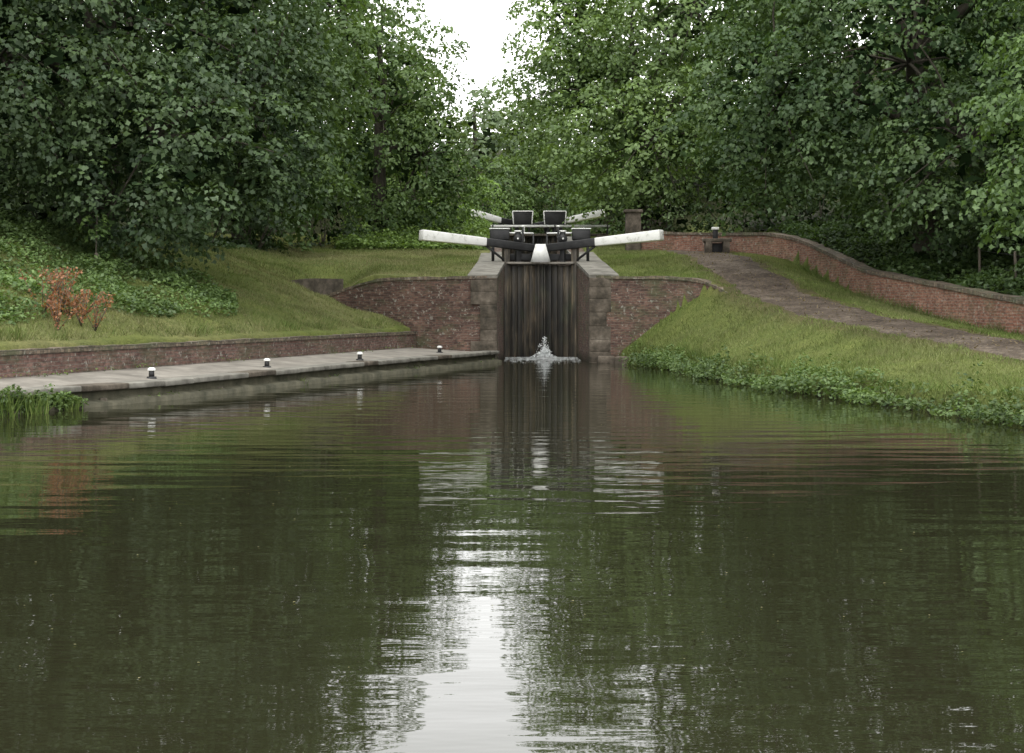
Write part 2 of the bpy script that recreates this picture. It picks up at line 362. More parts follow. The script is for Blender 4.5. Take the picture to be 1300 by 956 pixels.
def lock_gate(name, heelL, heelR, mit, zbot, ztop, beamZ, endL, endR, endZ, bt=.3):
    g = empty(name)
    for sd, heel, end in (('l', heelL, endL), ('r', heelR, endR)):
        h = Vector(heel); mm = Vector(mit); d = (mm-h); Ln = d.length; ang = math.atan2(d.y, d.x); dn = d.normalized()
        npk = 6
        for i in range(npk):
            c = h+dn*(Ln*(i+.5)/npk)
            off = Vector((0, -.0-.012*(i % 2)))
            box(f'plank_{sd}_{i}', (c.x+off.x, c.y+off.y, (zbot+ztop)/2-.02*(i % 3)), (Ln/npk-.012, .09, ztop-zbot), M_gate, g, rz=ang, bev=.008)
        for k, zz in enumerate(np.linspace(zbot+.5, ztop-.12, 4)):
            c = h+dn*(Ln*.5)+Vector((0, .12)); box(f'rail_{sd}_{k}', (c.x, c.y, zz), (Ln*.95, .14, .2), M_gate, g, rz=ang)
        box(f'heel_post_{sd}', (h.x, h.y-.02, (zbot+beamZ)/2), (.2, .24, beamZ-zbot), M_gate, g, rz=ang)
        box(f'mitre_post_{sd}', (mm.x-dn.x*.07, mm.y-dn.y*.07-.03, (zbot+ztop+.15)/2), (.13, .2, ztop+.15-zbot), M_gate, g, rz=ang)
        c = h+dn*(Ln*.5)+Vector((0, -.12)); box(f'footboard_{sd}', (c.x, c.y, ztop+.05), (Ln*.98, .34, .07), M_landing, g, rz=ang)
        e2 = Vector(end); a = mm-dn*.12; z0 = beamZ; z1 = endZ
        def seg_beam(nm, pa, za, pb, zb_, t0, t1, mat_):
            P0 = Vector((pa.x, pa.y, za)); P1 = Vector((pb.x, pb.y, zb_)); ax = (P1-P0); L2 = ax.length
            rz = math.atan2(ax.y, ax.x); ry = -math.asin(ax.z/L2)
            V = []
            for xx, t in ((-L2/2, t0), (L2/2, t1)):
                V += [(xx, -t*.45, -t/2), (xx, t*.45, -t/2), (xx, t*.45, t/2), (xx, -t*.45, t/2)]
            Fc = [(0, 1, 2, 3), (7, 6, 5, 4), (0, 4, 5, 1), (1, 5, 6, 2), (2, 6, 7, 3), (3, 7, 4, 0)]
            o = mesh_np(nm, V, Fc, mat_, parent=g)
            o.matrix_world = Matrix.Translation((P0+P1)/2) @ Matrix.Rotation(rz, 4, 'Z') @ Matrix.Rotation(ry, 4, 'Y')
            md = o.modifiers.new('b', 'BEVEL'); md.width = t1*.09; md.segments = 2
        k = .25
        hm = h+(e2-h)*k; zm = z0+(z1-z0)*k
        seg_beam(f'balance_beam_inner_{sd}', a, z0-.12, hm, zm, bt*.8, bt*.86, M_black)
        seg_beam(f'balance_beam_{sd}', hm, zm, e2, z1, bt*.88, bt*1.12, M_white)
        cyl(f'strut_{sd}', (h.x, h.y-.1, ztop+.1), (hm.x, hm.y, zm-.1), .04, .04, M_black, g)
        c = h+dn*(Ln*.35)
        box(f'paddle_stand_{sd}', (c.x, c.y+.05, (ztop+beamZ+.4)/2), (.16, .16, beamZ+.4-ztop), M_black, g, rz=ang)
        cyl(f'paddle_gear_{sd}', (c.x, c.y-.1, beamZ+.18), (c.x, c.y+.15, beamZ+.18), .15, .15, M_black, g, 16)
        cyl(f'spindle_{sd}', (c.x, c.y-.28, beamZ+.18), (c.x, c.y-.1, beamZ+.18), .03, .03, M_white, g)
        box(f'rack_cap_{sd}', (c.x, c.y+.05, beamZ+.43), (.2, .2, .05), M_white, g, rz=ang)
    return g
g = lock_gate('lower_lock_gate', (-.2, 51.0), (2.04, 51.0), (.92, 51.45), -.8, 3.0, 3.66, (-2.84, 49.2), (4.68, 49.2), 3.88)
for i, (x0, x1) in enumerate(((-.72, -.08), (1.95, 2.55))):
    xm = (x0+x1)/2
    box(f'gear_housing_{i}', (xm, 51.3, 3.98), (x1-x0, .3, .34), M_black, g, bev=.03)
    box(f'gear_housing_trim_{i}', (xm, 51.3, 4.175), (x1-x0+.04, .34, .035), M_white, g)
    for s in (-1, 1): cyl(f'gear_leg_{i}{s}', (xm+s*.22, 51.3, 3.0), (xm+s*.22, 51.3, 3.85), .05, .05, M_black, g)
V = [(.60, 51.1, 3.08), (1.24, 51.1, 3.08), (1.08, 51.1, 3.66), (.76, 51.1, 3.66)]
V += [(x, y+.07, z) for x, y, z in V]
mesh_np('mitre_board', V, [(0, 1, 2, 3), (7, 6, 5, 4), (0, 4, 5, 1), (1, 5, 6, 2), (2, 6, 7, 3), (3, 7, 4, 0)], M_white, parent=g).location.y = -.32
for s, xa, xb in ((-1, -.25, .7), (1, 2.1, 1.15)):
    cyl(f'handrail_{s}', (xa, 51.5, 4.05), (xb, 51.8, 4.05), .028, .028, M_white, g)
    for xx, yy in ((xa, 51.5), (xb, 51.8)): cyl(f'handrail_post_{s}{xx:.1f}', (xx, yy, 3.0), (xx, yy, 4.05), .025, .025, M_black, g)
    box(f'apron_board_{s}', ((xa+xb)/2, 51.45, 3.25), (.85, .06, .22), M_black, g)
for s, x in ((-1, .35), (1, 1.5)):
    box(f'rack_{s}', (x, 51.1, 3.85), (.07, .07, .75), M_black, g)
    box(f'rack_tip_{s}', (x, 51.1, 4.25), (.09, .09, .06), M_white, g)
g2 = lock_gate('upper_lock_gate', (-.15, 74), (2.0, 74), (.92, 74.4), 3.0, 4.95, 5.55, (-1.8, 72.4), (4.2, 72.4), 5.92, .3)
for i, (x0, x1) in enumerate(((.05, .95), (1.5, 2.5))):
    xm = (x0+x1)/2
    box(f'gear_box_{i}', (xm, 73.6, 5.72), (x1-x0, .35, .62), M_black, g2, bev=.02)
    box(f'gear_box_trim_{i}', (xm, 73.6, 6.06), (x1-x0+.06, .4, .05), M_white, g2)
    for s in (-1, 1): box(f'gear_box_side_{i}{s}', (xm+s*(x1-x0)/2, 73.42, 5.75), (.05, .05, .6), M_white, g2, ry=s*.08)
    for s in (-1, 1): box(f'gear_box_leg_{i}{s}', (xm+s*.3, 73.6, 5.15), (.1, .1, .6), M_black, g2)
fb = empty('footbridge')
box('deck', (1.3, 66, 4.62), (5.4, .5, .1), M_post, fb)
box('rail', (1.6, 66, 5.0), (5.0, .06, .09), M_white, fb)
for i, x in enumerate((-.8, .5, 1.8, 3.0, 4.0)): box(f'post_{i}', (x, 66, 4.7), (.07, .07, .7), M_white if i % 2 else M_black, fb)
for i, x in enumerate((-1.1, 3.9)): box(f'abutment_{i}', (x, 66, 4.3), (.7, .9, .6), M_brick_red, fb)

# ------------------------------------------------------------------ landing
ys = np.linspace(3, 46.4, 90); cx = np.interp(ys, CY, CX); wxl = XWL(ys)
V = []; Fc = []
for i, y in enumerate(ys):
    V += [(cx[i], y, -.7), (cx[i], y, .30), (cx[i]-.4, y, .31), ((cx[i]+wxl[i])/2, y, .36), (wxl[i]-.02, y, .44)]
for i in range(len(ys)-1):
    for k in range(4): Fc.append((5*i+k, 5*i+k+1, 5*i+5+k+1, 5*i+5+k))
e = empty('canal_landing')
mesh_np('surface', V, Fc, M_landing, parent=e)
V = []; Fc = []; yy = np.linspace(3, 46.3, 260)
for i, y in enumerate(yy):
    x0 = np.interp(y, CY, CX); w_ = .17+.1*vnoise(y*1.1, 0., 80)+.05*vnoise(y*4, 0., 81); z_ = .07+.05*(vnoise(y*1.9, 0., 82)-.3)
    V += [(x0+.012, y, .262), (x0+.02, y, z_+.04), (x0+w_, y, z_), (x0+w_+.03, y, -.5)]
for i in range(len(yy)-1):
    for k in range(3): Fc.append((4*i+k+1, 4*i+k, 4*i+4+k, 4*i+4+k+1))
mesh_np('quay_face', V, Fc, M_face, parent=e)
y = 6.0; i = 0
while y < 46.1:
    Ln = rng.uniform(.8, 1.3); y2 = min(y+Ln, 46.3)
    xa, xb = np.interp(y, CY, CX), np.interp(y2, CY, CX); ang = math.atan2(y2-y, xb-xa); L2 = math.hypot(y2-y, xb-xa)
    box(f'coping_stone_{i}', ((xa+xb)/2-.10, (y+y2)/2+.03, .305+rng.uniform(-.008, .008)), (L2-.008, .5, .10), M_conc if i % 5 else M_stone, e, rz=ang+rng.uniform(-.01, .01), bev=.02)
    y = y2; i += 1
for i, (x, y) in enumerate(((-7.1, 26.6), (-6.45, 28.4), (-5.8, 30.2))):
    box(f'fender_pile_{i}', (x+.2, y, -.1), (.12, .12, .46), M_post, e, rz=.3)
for (x, y) in ((-6.68, 29.2), (-5.32, 34.2), (-3.75, 38.8), (-2.05, 44.6)):
    e = empty('mooring_bollard'); z = .34
    cyl('foot', (x, y, z-.04), (x, y, z+.03), .1, .09, M_black, e)
    cyl('shaft', (x, y, z+.02), (x, y, z+.15), .055, .05, M_black, e)
    cyl('cap', (x, y, z+.14), (x, y, z+.18), .075, .07, M_white, e, 16)
    cyl('cap_top', (x, y, z+.18), (x, y, z+.2), .07, .04, M_white, e, 16)

# towpath draped on the ground
ys = np.linspace(9, 60, 340); V = []; Fc = []; K = 13
for y in ys:
    xl = np.interp(y, LY, LX)+.12+.2*(vnoise(y*.8, 0., 11)-.3)+.12*(vnoise(y*3, 0., 13)-.5); w = 2.0+.3*(vnoise(y*.7, 3., 12)-.5)+.2*(vnoise(y*3, 0., 14)-.5)
    tt = np.linspace(0, 1, K); xs = xl+w*tt; zz = H(xs, np.full(K, y))+.03-.045*(np.abs(tt-.5)*2)**6+.02*(vnoise(xs, np.full(K, y*1.5), 90)-.5)
    V += list(zip(xs, [y]*K, zz))
for i in range(len(ys)-1):
    for k in range(K-1): Fc.append((K*i+k, K*i+k+1, K*i+K+k+1, K*i+K+k))
mesh_np('towpath', V, Fc, M_path, smooth=True)

e = empty('stone_marker')
box('niche_left', (6.75, 54.2, 3.62), (.22, .5, .5), M_stone, e); box('niche_right', (7.35, 54.2, 3.62), (.22, .5, .5), M_stone, e)
box('niche_painted_dark', (7.05, 54.35, 3.6), (.42, .2, .45), M_black, e); box('lintel', (7.05, 54.2, 3.92), (.95, .5, .12), M_stone, e)  # black block behind the lintel paints in the dark of the opening
box('post', (6.98, 54.1, 4.12), (.17, .16, .34), M_black, e); box('post_cap', (6.98, 54.1, 4.32), (.24, .2, .09), M_white, e)

e = empty('post_and_wire_fence')
prev = None
for i, y in enumerate(np.arange(28, 42, 1.9)):
    x = np.interp(y, WY, WX)+1.5; z = float(H(x, y))
    box(f'post_{i}', (x, y, z+.4), (.06, .06, 1.0), M_post, e, ry=rng.uniform(-.06, .06))
    if prev:
        for k, hh in enumerate((.4, .8)): cyl(f'wire_{i}_{k}', (prev[0], prev[1], prev[2]+hh), (x, y, z+hh), .006, .006, M_black, e, 5)
    prev = (x, y, z)

# ------------------------------------------------------------------ foliage
def unit(v): return v/np.maximum(np.linalg.norm(v, axis=-1, keepdims=True), 1e-9)
LSH = np.array([(-.5, 0, 0), (-.1, .42, .06), (.12, .2, .03), (.55, 0, -.06), (.12, -.2, .03), (-.1, -.42, .06)])
RH = np.array([(-.5, 0, 0), (0, .33, .07), (.55, 0, -.04), (0, -.33, .07)])
def leaf_mesh(name, P, Nn, size, C, mat, parent=None, shape=RH, droop=.35):
    n = len(P); Nn = unit(Nn)
    t = rng.normal(size=(n, 3)); t[:, 2] -= droop; t = unit(t-Nn*np.sum(t*Nn, 1, keepdims=True)); b_ = np.cross(Nn, t)
    sz = np.broadcast_to(size, (n,))[:, None, None]
    V = P[:, None, :]+sz*(shape[None, :, 0:1]*t[:, None]+shape[None, :, 1:2]*b_[:, None]+shape[None, :, 2:3]*Nn[:, None])
    k = len(shape); Fc = np.arange(n*k).reshape(n, k)
    return mesh_np(name, V.reshape(-1, 3), Fc, mat, np.repeat(C, k, 0), parent)
def crown(lobes, dens, per, cr, lsize, c_dark, c_light, deep=.42):
    Ps = []; Ns = []; Cs = []; CC = []
    for (cx, cy, cz, rx, ry, rz) in lobes:
        area = 4*math.pi*((rx*ry)**1.6/3+(rx*rz)**1.6/3+(ry*rz)**1.6/3)**(1/1.6)
        nc = int(area*dens)
        u = unit(rng.normal(size=(nc, 3)))
        rad = 1-deep*rng.random(nc)**1.7
        lump = .80+.42*vnoise(u[:, 0]*3.0+cx+5, u[:, 2]*3.0+u[:, 1]*1.7+cz, 21)
        c = np.array([cx, cy, cz])+u*np.array([rx, ry, rz])*(rad*lump)[:, None]
        ou = unit(u*np.array([1, 1, .5]))
        m_ = per
        rho = np.sqrt(rng.random((nc, m_)))*cr*rng.uniform(.55, 1.35, (nc, 1)); th = rng.random((nc, m_))*2*math.pi
        ax = unit(np.cross(ou, np.array([0, 0, 1.])) + 1e-6); up2 = unit(np.array([0, 0, 1.])*1.0+ou*.6+rng.normal(size=(nc, 3))*.18)
        e1 = unit(np.cross(up2, ax)); e2 = np.cross(up2, e1)
        p = c[:, None]+e1[:, None]*(rho*np.cos(th))[..., None]+e2[:, None]*(rho*np.sin(th))[..., None]
        p += up2[:, None]*(-.6*rho**2/cr+rng.normal(size=(nc, m_))*.07*cr)[..., None]
        radial = unit(p-c[:, None])
        nn = up2[:, None]*.9+radial*.6+rng.normal(size=(nc, m_, 3))*.33
        big = vnoise(c[:, 0:1]*.55+c[:, 1:2]*.3, c[:, 2:3]*.6, 22)-.5
        bright = np.clip(rng.normal(.42, .19, (nc, 1))+.45*big+rng.normal(0, .12, (nc, m_))+.14*(c[:, 2:3]-cz)/rz, 0, 1)[..., None]  # colour also lightens towards lobe tops, painting in light from above
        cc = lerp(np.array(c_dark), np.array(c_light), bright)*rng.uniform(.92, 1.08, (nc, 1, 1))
        Ps.append(p.reshape(-1, 3)); Ns.append(nn.reshape(-1, 3)); Cs.append(cc.reshape(-1, 3)); CC.append(c)
    return np.concatenate(Ps), np.concatenate(Ns), np.concatenate(Cs), np.concatenate(CC)
def inner(lobes, ls, cd, parent, frac=.62, k=6.0):  # oversized fill leaves, colour darkened to paint the shade inside crowns and block sky
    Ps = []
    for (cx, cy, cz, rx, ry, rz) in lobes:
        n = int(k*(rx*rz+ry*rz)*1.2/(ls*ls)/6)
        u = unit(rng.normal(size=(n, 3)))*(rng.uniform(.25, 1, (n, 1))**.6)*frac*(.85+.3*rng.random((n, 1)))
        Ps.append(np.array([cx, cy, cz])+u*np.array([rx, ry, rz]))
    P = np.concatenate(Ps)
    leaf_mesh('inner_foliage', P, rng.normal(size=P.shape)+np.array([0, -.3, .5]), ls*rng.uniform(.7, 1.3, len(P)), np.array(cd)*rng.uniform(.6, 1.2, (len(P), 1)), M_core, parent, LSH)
def tube(path, radii, sides=8):
    path = np.array(path, float); V = []; Fc = []
    for i, p in enumerate(path):
        d = path[min(i+1, len(path)-1)]-path[max(i-1, 0)]; d = d/np.linalg.norm(d)
        a = np.cross(d, [.3, .9, .1]); a /= np.linalg.norm(a); b_ = np.cross(d, a)
        for k in range(sides):
            t = 2*math.pi*k/sides; V.append(p+radii[i]*(a*math.cos(t)+b_*math.sin(t)))
    for i in range(len(path)-1):
        for k in range(sides):
            j = (k+1) % sides; Fc.append((i*sides+k, i*sides+j, (i+1)*sides+j, (i+1)*sides+k))
    return V, Fc
def limbs(name, base, lobes, centers, r, parent, ntw=50):
    V = []; Fc = []
    def add(path, rad, sd=8):
        v, f = tube(path, rad, sd); o = len(V); V.extend(v); Fc.extend([tuple(a+o for a in q) for q in f])
    base = np.array(base, float); top = np.array([np.mean([l[0] for l in lobes]), np.mean([l[1] for l in lobes]), max(l[2] for l in lobes)])
    tr = [lerp(base, top, t)+rng.normal(size=3)*.12*np.array([1, 1, 0])*(t > 0) for t in np.linspace(0, 1, 7)]
    tr[0] = base-np.array([0, 0, .4])
    add(tr, [r*1.35, r*.95, r*.8, r*.66, r*.5, r*.33, r*.12], 10)
    for l in lobes:
        c = np.array(l[:3]); s = tr[2]if c[2] < 9 else tr[3]; mid = (s+c)/2+np.array([0, 0, .6])
        add([s, lerp(s, mid, .5)+[0, 0, .2], mid, lerp(mid, c, .6), c], [r*.5, r*.42, r*.33, r*.22, r*.12])
        near = centers[np.argsort(((centers-c)/np.array(l[3:]))**2 @ np.ones(3))[:]]
        for q in near[rng.integers(0, max(1, len(near)//len(lobes)), ntw//len(lobes)+4)]:
            m2 = lerp(c, q, .5)+np.array([0, 0, .3])
            add([lerp(mid, c, .8), m2, q], [r*.12, r*.07, .012], 5)
    mesh_np(name, V, Fc, M_bark, parent=parent, smooth=True)
def tree(name, base, lobes, r=.3, dens=1.5, per=34, cr=.62, ls=.17, cd=(.03, .06, .02), cl=(.10, .165, .05), shape=RH, core=.6):
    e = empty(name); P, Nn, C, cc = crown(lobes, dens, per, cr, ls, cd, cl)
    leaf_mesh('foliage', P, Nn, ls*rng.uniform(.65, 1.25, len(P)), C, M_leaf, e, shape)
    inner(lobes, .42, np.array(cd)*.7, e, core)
    b = (base[0], base[1], float(H(base[0], base[1])))
    limbs('trunk_and_limbs', b, lobes, cc, r, e)
    return e

DK, DL = (.026, .047, .02), (.088, .133, .053)
MK, ML = (.048, .084, .028), (.135, .20, .065)
tree('sycamore_tree', (-11.5, 43), [(-10.2, 42, 9.4, 6.0, 4.8, 6.0), (-8.7, 39.3, 5.7, 3.3, 2.8, 2.6), (-12.8, 38.5, 7.8, 4.2, 3.6, 3.4), (-15, 43, 13, 5, 5, 5), (-8.2, 44, 14, 4.4, 4, 4.6), (-6.6, 42, 6.6, 2.2, 2, 2.6)],
     .42, 1.8, 42, .62, .155, DK, DL, LSH)
tree('sycamore_tree', (-17, 35), [(-15.2, 34, 9.8, 4.0, 4, 4.4), (-18, 34, 8, 4, 4, 5)], .35, 1.3, 36, .6, .165, DK, DL)
tree('lime_tree', (-9.5, 56), [(-8.6, 56, 10, 3.8, 3.5, 6), (-12, 57, 14, 4.5, 4, 5.5), (-9, 55, 5.9, 3.2, 2.4, 1.9)], .35, 1.2, 32, .75, .21, MK, (.12, .18, .06))
tree('ash_tree', (-5, 62), [(-5.1, 62, 8.8, 3.5, 3, 5), (-6.9, 63, 13.6, 3.1, 3, 4.3), (-3.3, 62.5, 7.6, 2.0, 2, 3.2)], .3, 1.7, 34, .6, .175, (.055, .095, .032), (.155, .225, .078))
tree('lime_tree', (-12, 80), [(-8, 82, 11.5, 3.5, 4, 5), (-13.5, 80, 15, 5.5, 5, 8)], .3, .8, 30, .9, .28, DK, (.11, .16, .07))
tree('lime_tree', (5.5, 66), [(3.7, 65, 10.5, 3.9, 3.5, 4.6), (2.3, 67, 13.8, 2.6, 2.5, 4.0), (7.5, 63, 14, 5, 4, 6), (5.5, 61, 8.0, 4.2, 3, 2.9)],
     .35, 1.6, 36, .7, .185, (.068, .110, .036), (.20, .285, .10), core=.5)  # light green crown, colours lifted further as painted haze
tree('sycamore_tree', (12.5, 47), [(11.2, 44.5, 8.6, 5.2, 4.2, 5.0), (7.5, 46.5, 7.7, 3.0, 3, 3.3), (9, 48, 14.5, 4.6, 4, 5), (16, 44, 12, 5, 5, 7), (12.2, 41.5, 5.8, 3.0, 2.2, 2.2)],
     .42, 1.8, 42, .62, .155, (.032, .06, .023), (.108, .165, .06), LSH)
tree('sycamore_tree', (14, 36), [(12.5, 34.0, 6.2, 2.9, 2.4, 3.6), (15.5, 34, 7, 3.2, 3, 4.6), (13, 35, 12, 3.4, 3, 3.8)],
     .3, 2.0, 42, .55, .145, (.042, .078, .026), (.125, .195, .062), LSH)
tree('lime_tree', (18, 60), [(13, 60, 10, 5, 4, 6.5), (20, 60, 12, 6, 5, 8), (11, 64, 17, 5, 4, 6), (9.5, 59, 7.6, 3.4, 2.5, 2.4)], .35, .9, 30, .85, .25, DK, (.10, .155, .055))
LB = [(-2.2, 92, 10.2, 2.6, 3, 4.4), (-5.6, 88, 12.5, 2.2, 3, 4.3), (.6, 104, 12.2, 3, 4, 4.6), (4.5, 98, 13, 4, 4, 6), (8.5, 92, 14, 4.5, 4, 8),
      (-11, 98, 12, 6, 5, 9), (15, 98, 13, 7, 5, 10), (-20, 92, 12, 8, 6, 11), (24, 92, 13, 8, 6, 12), (-33, 85, 12, 9, 8, 12), (36, 85, 12, 9, 8, 12),
      (0, 118, 9, 8, 4, 6), (-30, 60, 10, 9, 9, 10), (32, 58, 10, 9, 9, 11), (-26, 42, 10, 6, 8, 10), (25, 38, 10, 6, 8, 10), (-20, 56, 10, 6, 6, 9)]
e = empty('distant_trees'); P, Nn, C, cc = crown(LB, .42, 44, 1.2, .36, (.08, .115, .06), (.18, .24, .12))  # leaf colours paled to put distance haze into them
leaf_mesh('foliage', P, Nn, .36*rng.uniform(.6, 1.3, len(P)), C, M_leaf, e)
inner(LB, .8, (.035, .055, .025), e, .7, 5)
V = []; Fc = []
for l in LB:
    v, f = tube([(l[0], l[1], float(H(l[0], l[1]))-.5), (l[0]+.1, l[1], l[2]*.5+3), (l[0], l[1], l[2]+3)], [.35, .28, .08]); o = len(V); V.extend(v); Fc.extend([tuple(a+o for a in q) for q in f])
mesh_np('trunks', V, Fc, M_bark, parent=e)
def shrub(name, lobes, dens=2.2, per=26, cr=.4, ls=.13, cd=MK, cl=ML):
    e = empty(name); P, Nn, C, cc = crown(lobes, dens, per, cr, ls, cd, cl)
    leaf_mesh('leaves', P, Nn, ls*rng.uniform(.6, 1.3, len(P)), C, M_leaf, e)
    inner(lobes, .3, np.array(cd)*.6, e, .75, 4)
    V = []; Fc = []
    for l in lobes:
        b = np.array([l[0], l[1], float(H(l[0], l[1]))-.1])
        for k in range(5):
            q = np.array(l[:3])+rng.normal(size=3)*np.array(l[3:])*.35
            v, f = tube([b, (b+q)/2+rng.normal(size=3)*.05, q], [.04, .025, .01], 5); o = len(V); V.extend(v); Fc.extend([tuple(a+o for a in w) for w in f])
    mesh_np('stems', V, Fc, M_bark, parent=e)
shrub('shrub', [(-3.9, 64, 4.6, 1.6, 1.2, 1.2), (-2.3, 69, 5.3, 1.1, 1.2, 1.2), (-5.6, 62, 4.6, 1.6, 1.2, 1.4), (-2.9, 76, 6.8, 1.8, 1.5, 2.2), (-1.3, 78, 6.4, 1.2, 1, 1.6), (-4.6, 70, 6.2, 1.5, 1.2, 1.8)], cl=(.19, .29, .07))
shrub('shrub', [(-.6, 84, 7.2, 2.0, 1.5, 2.6), (2.2, 86, 8.2, 2.4, 1.5, 2.8), (4.6, 80, 7.2, 1.9, 1.5, 2.6), (1, 88, 6.3, 3.4, 1.5, 2.2)], 1.8, 28, .55, .2, (.05, .085, .03), (.15, .22, .075))
HK, HL = (.024, .043, .015), (.072, .11, .036)
shrub('hedge', [(6, 61, 5.2, 1.7, 1.5, 2.0), (8.5, 59, 5.2, 1.9, 1.5, 2.2), (11, 56, 5, 2.0, 1.5, 2.4), (12, 51, 4.8, 1.8, 2, 2.2), (12.4, 46.5, 3.8, 1.5, 2, 1.8), (5.2, 67, 5.6, 1.2, 1.2, 1.8)], cd=HK, cl=HL)
shrub('hedge', [(13.4, 42, 3.2, 1.3, 2, 1.5), (14.2, 37.5, 2.8, 1.3, 2, 1.5), (15.2, 32, 2.6, 1.3, 2, 1.5), (13.0, 39, 2.3, .6, 1, .7), (16.2, 27, 2.3, 1.4, 2.5, 1.5), (15, 45, 4.2, 2, 2, 2.5), (16.5, 39, 4, 2, 2.5, 2.5)], cd=HK, cl=HL)
shrub('hedge', [(-15, 46, 4.8, 2, 2, 1.6), (-11.5, 49, 5, 2.2, 1.5, 1.8), (-8.6, 53, 4.8, 1.6, 1.4, 1.5), (-18, 42, 4.8, 2, 3, 1.6), (-7.2, 60, 5, 1.6, 1.3, 1.6), (-13, 44, 4.4, 1.5, 1.2, 1.1)], cd=(.018, .032, .011), cl=(.05, .08, .026))
e = empty('sapling'); bx_, by_ = -10.1, 38.2; bz = float(H(bx_, by_))
cyl('stem', (bx_, by_, bz-.1), (bx_+.04, by_, bz+1.25), .022, .012, M_bark, e, 6); cyl('guard', (bx_+.02, by_, bz), (bx_+.02, by_, bz+.35), .045, .045, M_post, e, 8)
P, Nn, C, cc = crown([(bx_, by_, bz+1.1, .42, .42, .4)], 6, 12, .2, .13, MK, (.19, .29, .08))
leaf_mesh('leaves', P, Nn, .12, C, M_leaf, e)

# ------------------------------------------------------------------ grass
def lawn_mask(x, y):
    d = (XWL(y)-x)*.959; xl = np.interp(y, LY, LX); xw = np.interp(y, WY, WX)
    wl = np.interp(x, LWx, LWy)
    L_ = (x < -1.15) & (((d > .36) & (y < wl-.05)) | ((y > wl+.55) & (x > -5.9)) | ((x < -5.9) & (d > .36)))
    Lb = L_ & ~((d > 7.5) & (y < 50))
    pe = .5*(vnoise(x*2.5, y*2.5, 33)-.4)
    R1 = (x > edge_r(y)+.1) & (x < xl+.12+pe) & ((y < np.interp(x, RWx, RWy)-.05) | (x > 6.2))
    R2 = (x > 3.0) & (x < xl+.1+pe) & (y > np.interp(x, RWx, RWy)+.55)
    R3 = (x > xl+2.1-pe) & (x < xw-.05)
    return Lb | ((x > 0) & (R1 | R2 | R3))
def grass(name, n, hmin, hmax, w, ca, cb, mask=None, xr=(-15, 14), yr=(19, 74), lean=.5):
    x = rng.uniform(*xr, n); y = rng.uniform(*yr, n)
    k = (np.abs(x) < .36*y+1.5) & (lawn_mask(x, y) if mask is None else mask(x, y)); x = x[k]; y = y[k]; z = H(x, y); n = len(x)
    hh = rng.uniform(hmin, hmax, n)*(.4+1.2*vnoise(x*1.3, y*1.3, 40)); a = rng.random(n)*6.283; ww = w*rng.uniform(.6, 1.3, n)
    lx = rng.normal(0, lean, n)*hh; ly = rng.normal(0, lean, n)*hh
    dx = np.cos(a)*ww; dy = np.sin(a)*ww
    V = np.stack([np.stack([x-dx, y-dy, z-.01], -1), np.stack([x+dx, y+dy, z-.01], -1), np.stack([x+lx, y+ly, z+hh], -1)], 1)
    t = np.clip(vnoise(x*.5, y*.5, 41)*.7+.5*vnoise(x*2.3, y*2.3, 43)+rng.normal(0, .22, n)-.12, 0, 1)[:, None]; t = np.where((x > 0)[:, None], t*.6, t)
    C = lerp(np.array(ca), np.array(cb), t)*rng.uniform(.7, 1.25, (n, 1))*(.72+.5*vnoise(x*.9, y*.9, 44))[:, None]
    return mesh_np(name, V.reshape(-1, 3), np.arange(3*n).reshape(n, 3), M_grass, np.repeat(C, 3, 0))
grass('lawn_grass', 900000, .03, .085, .010, (.108, .150, .043), (.22, .21, .115))
def edge_mask(x, y):
    xe = edge_r(y); d = (XWL(y)-x)*.959; xl = np.interp(y, LY, LX); xw = np.interp(y, WY, WX)
    return ((x > xe) & (x < xe+.5) & (y < 45.8) & (x > 0)) | ((x < 0) & (d > .36) & (d < .7) & (y < 46) & (vnoise(x*2, y*2, 60) > .5)) | ((x > xw-.35) & (x < xw-.03) & (x > 0) & (y < 50))
grass('bank_grass', 260000, .1, .28, .010, (.075, .12, .032), (.18, .185, .085), edge_mask, yr=(19, 50), lean=.55)
def scatter_leaves(name, n, mask, xr, yr, h0, h1, ls, ca, cb, zf=None, clump=1.2, power=1.5):
    x = rng.uniform(*xr, n); y = rng.uniform(*yr, n); k = mask(x, y) & (rng.random(n) < vnoise(x*clump, y*clump, 55)**power*1.6); x = x[k]; y = y[k]; n = len(x)
    top = h0+(h1-h0)*vnoise(x*1.7, y*1.7, 56)**1.5; z = (H(x, y) if zf is None else zf(x, y))+rng.random(n)**.7*top
    Nn = rng.normal(size=(n, 3))*.5+np.array([0, -.15, 1]); t = np.clip(rng.normal(.45, .25, n), 0, 1)[:, None]
    leaf_mesh(name, np.stack([x, y, z], -1), Nn, ls*rng.uniform(.6, 1.3, n), lerp(np.array(ca), np.array(cb), t)*(.65+.7*vnoise(x*.9, y*.9, 57))[:, None], M_leaf)
scatter_leaves('bank_weeds', 170000, lambda x, y: (x > edge_r(y)-.34-.25*vnoise(x*0, y*1.3, 62)) & (x < edge_r(y)+.3) & (y < 45.3), (3, 10), (19, 46), .08, .62, .075, (.038, .07, .02), (.12, .17, .055),
               zf=lambda x, y: np.maximum(H(x, y), .02), clump=1.6)
scatter_leaves('bramble_patch', 110000, lambda x, y: ((XWL(y)-x)*.959 > 1.3) & ((XWL(y)-x)*.959 < 8) & (x < -.17*y-.6+2.2*(vnoise(x*.8, y*.8, 61)-.5)) & (y < 42) & (y > 25),
               (-16, -6), (24, 43), .08, .5, .10, (.045, .08, .024), (.155, .225, .08), clump=.9, power=.9)
scatter_leaves('nettle_patch', 70000, lambda x, y: (x < -.9) & (x > -6.5) & (y > 58), (-6.5, -.9), (58, 75), .15, .9, .13, (.06, .1, .025), (.2, .29, .08), clump=.5, power=.8)
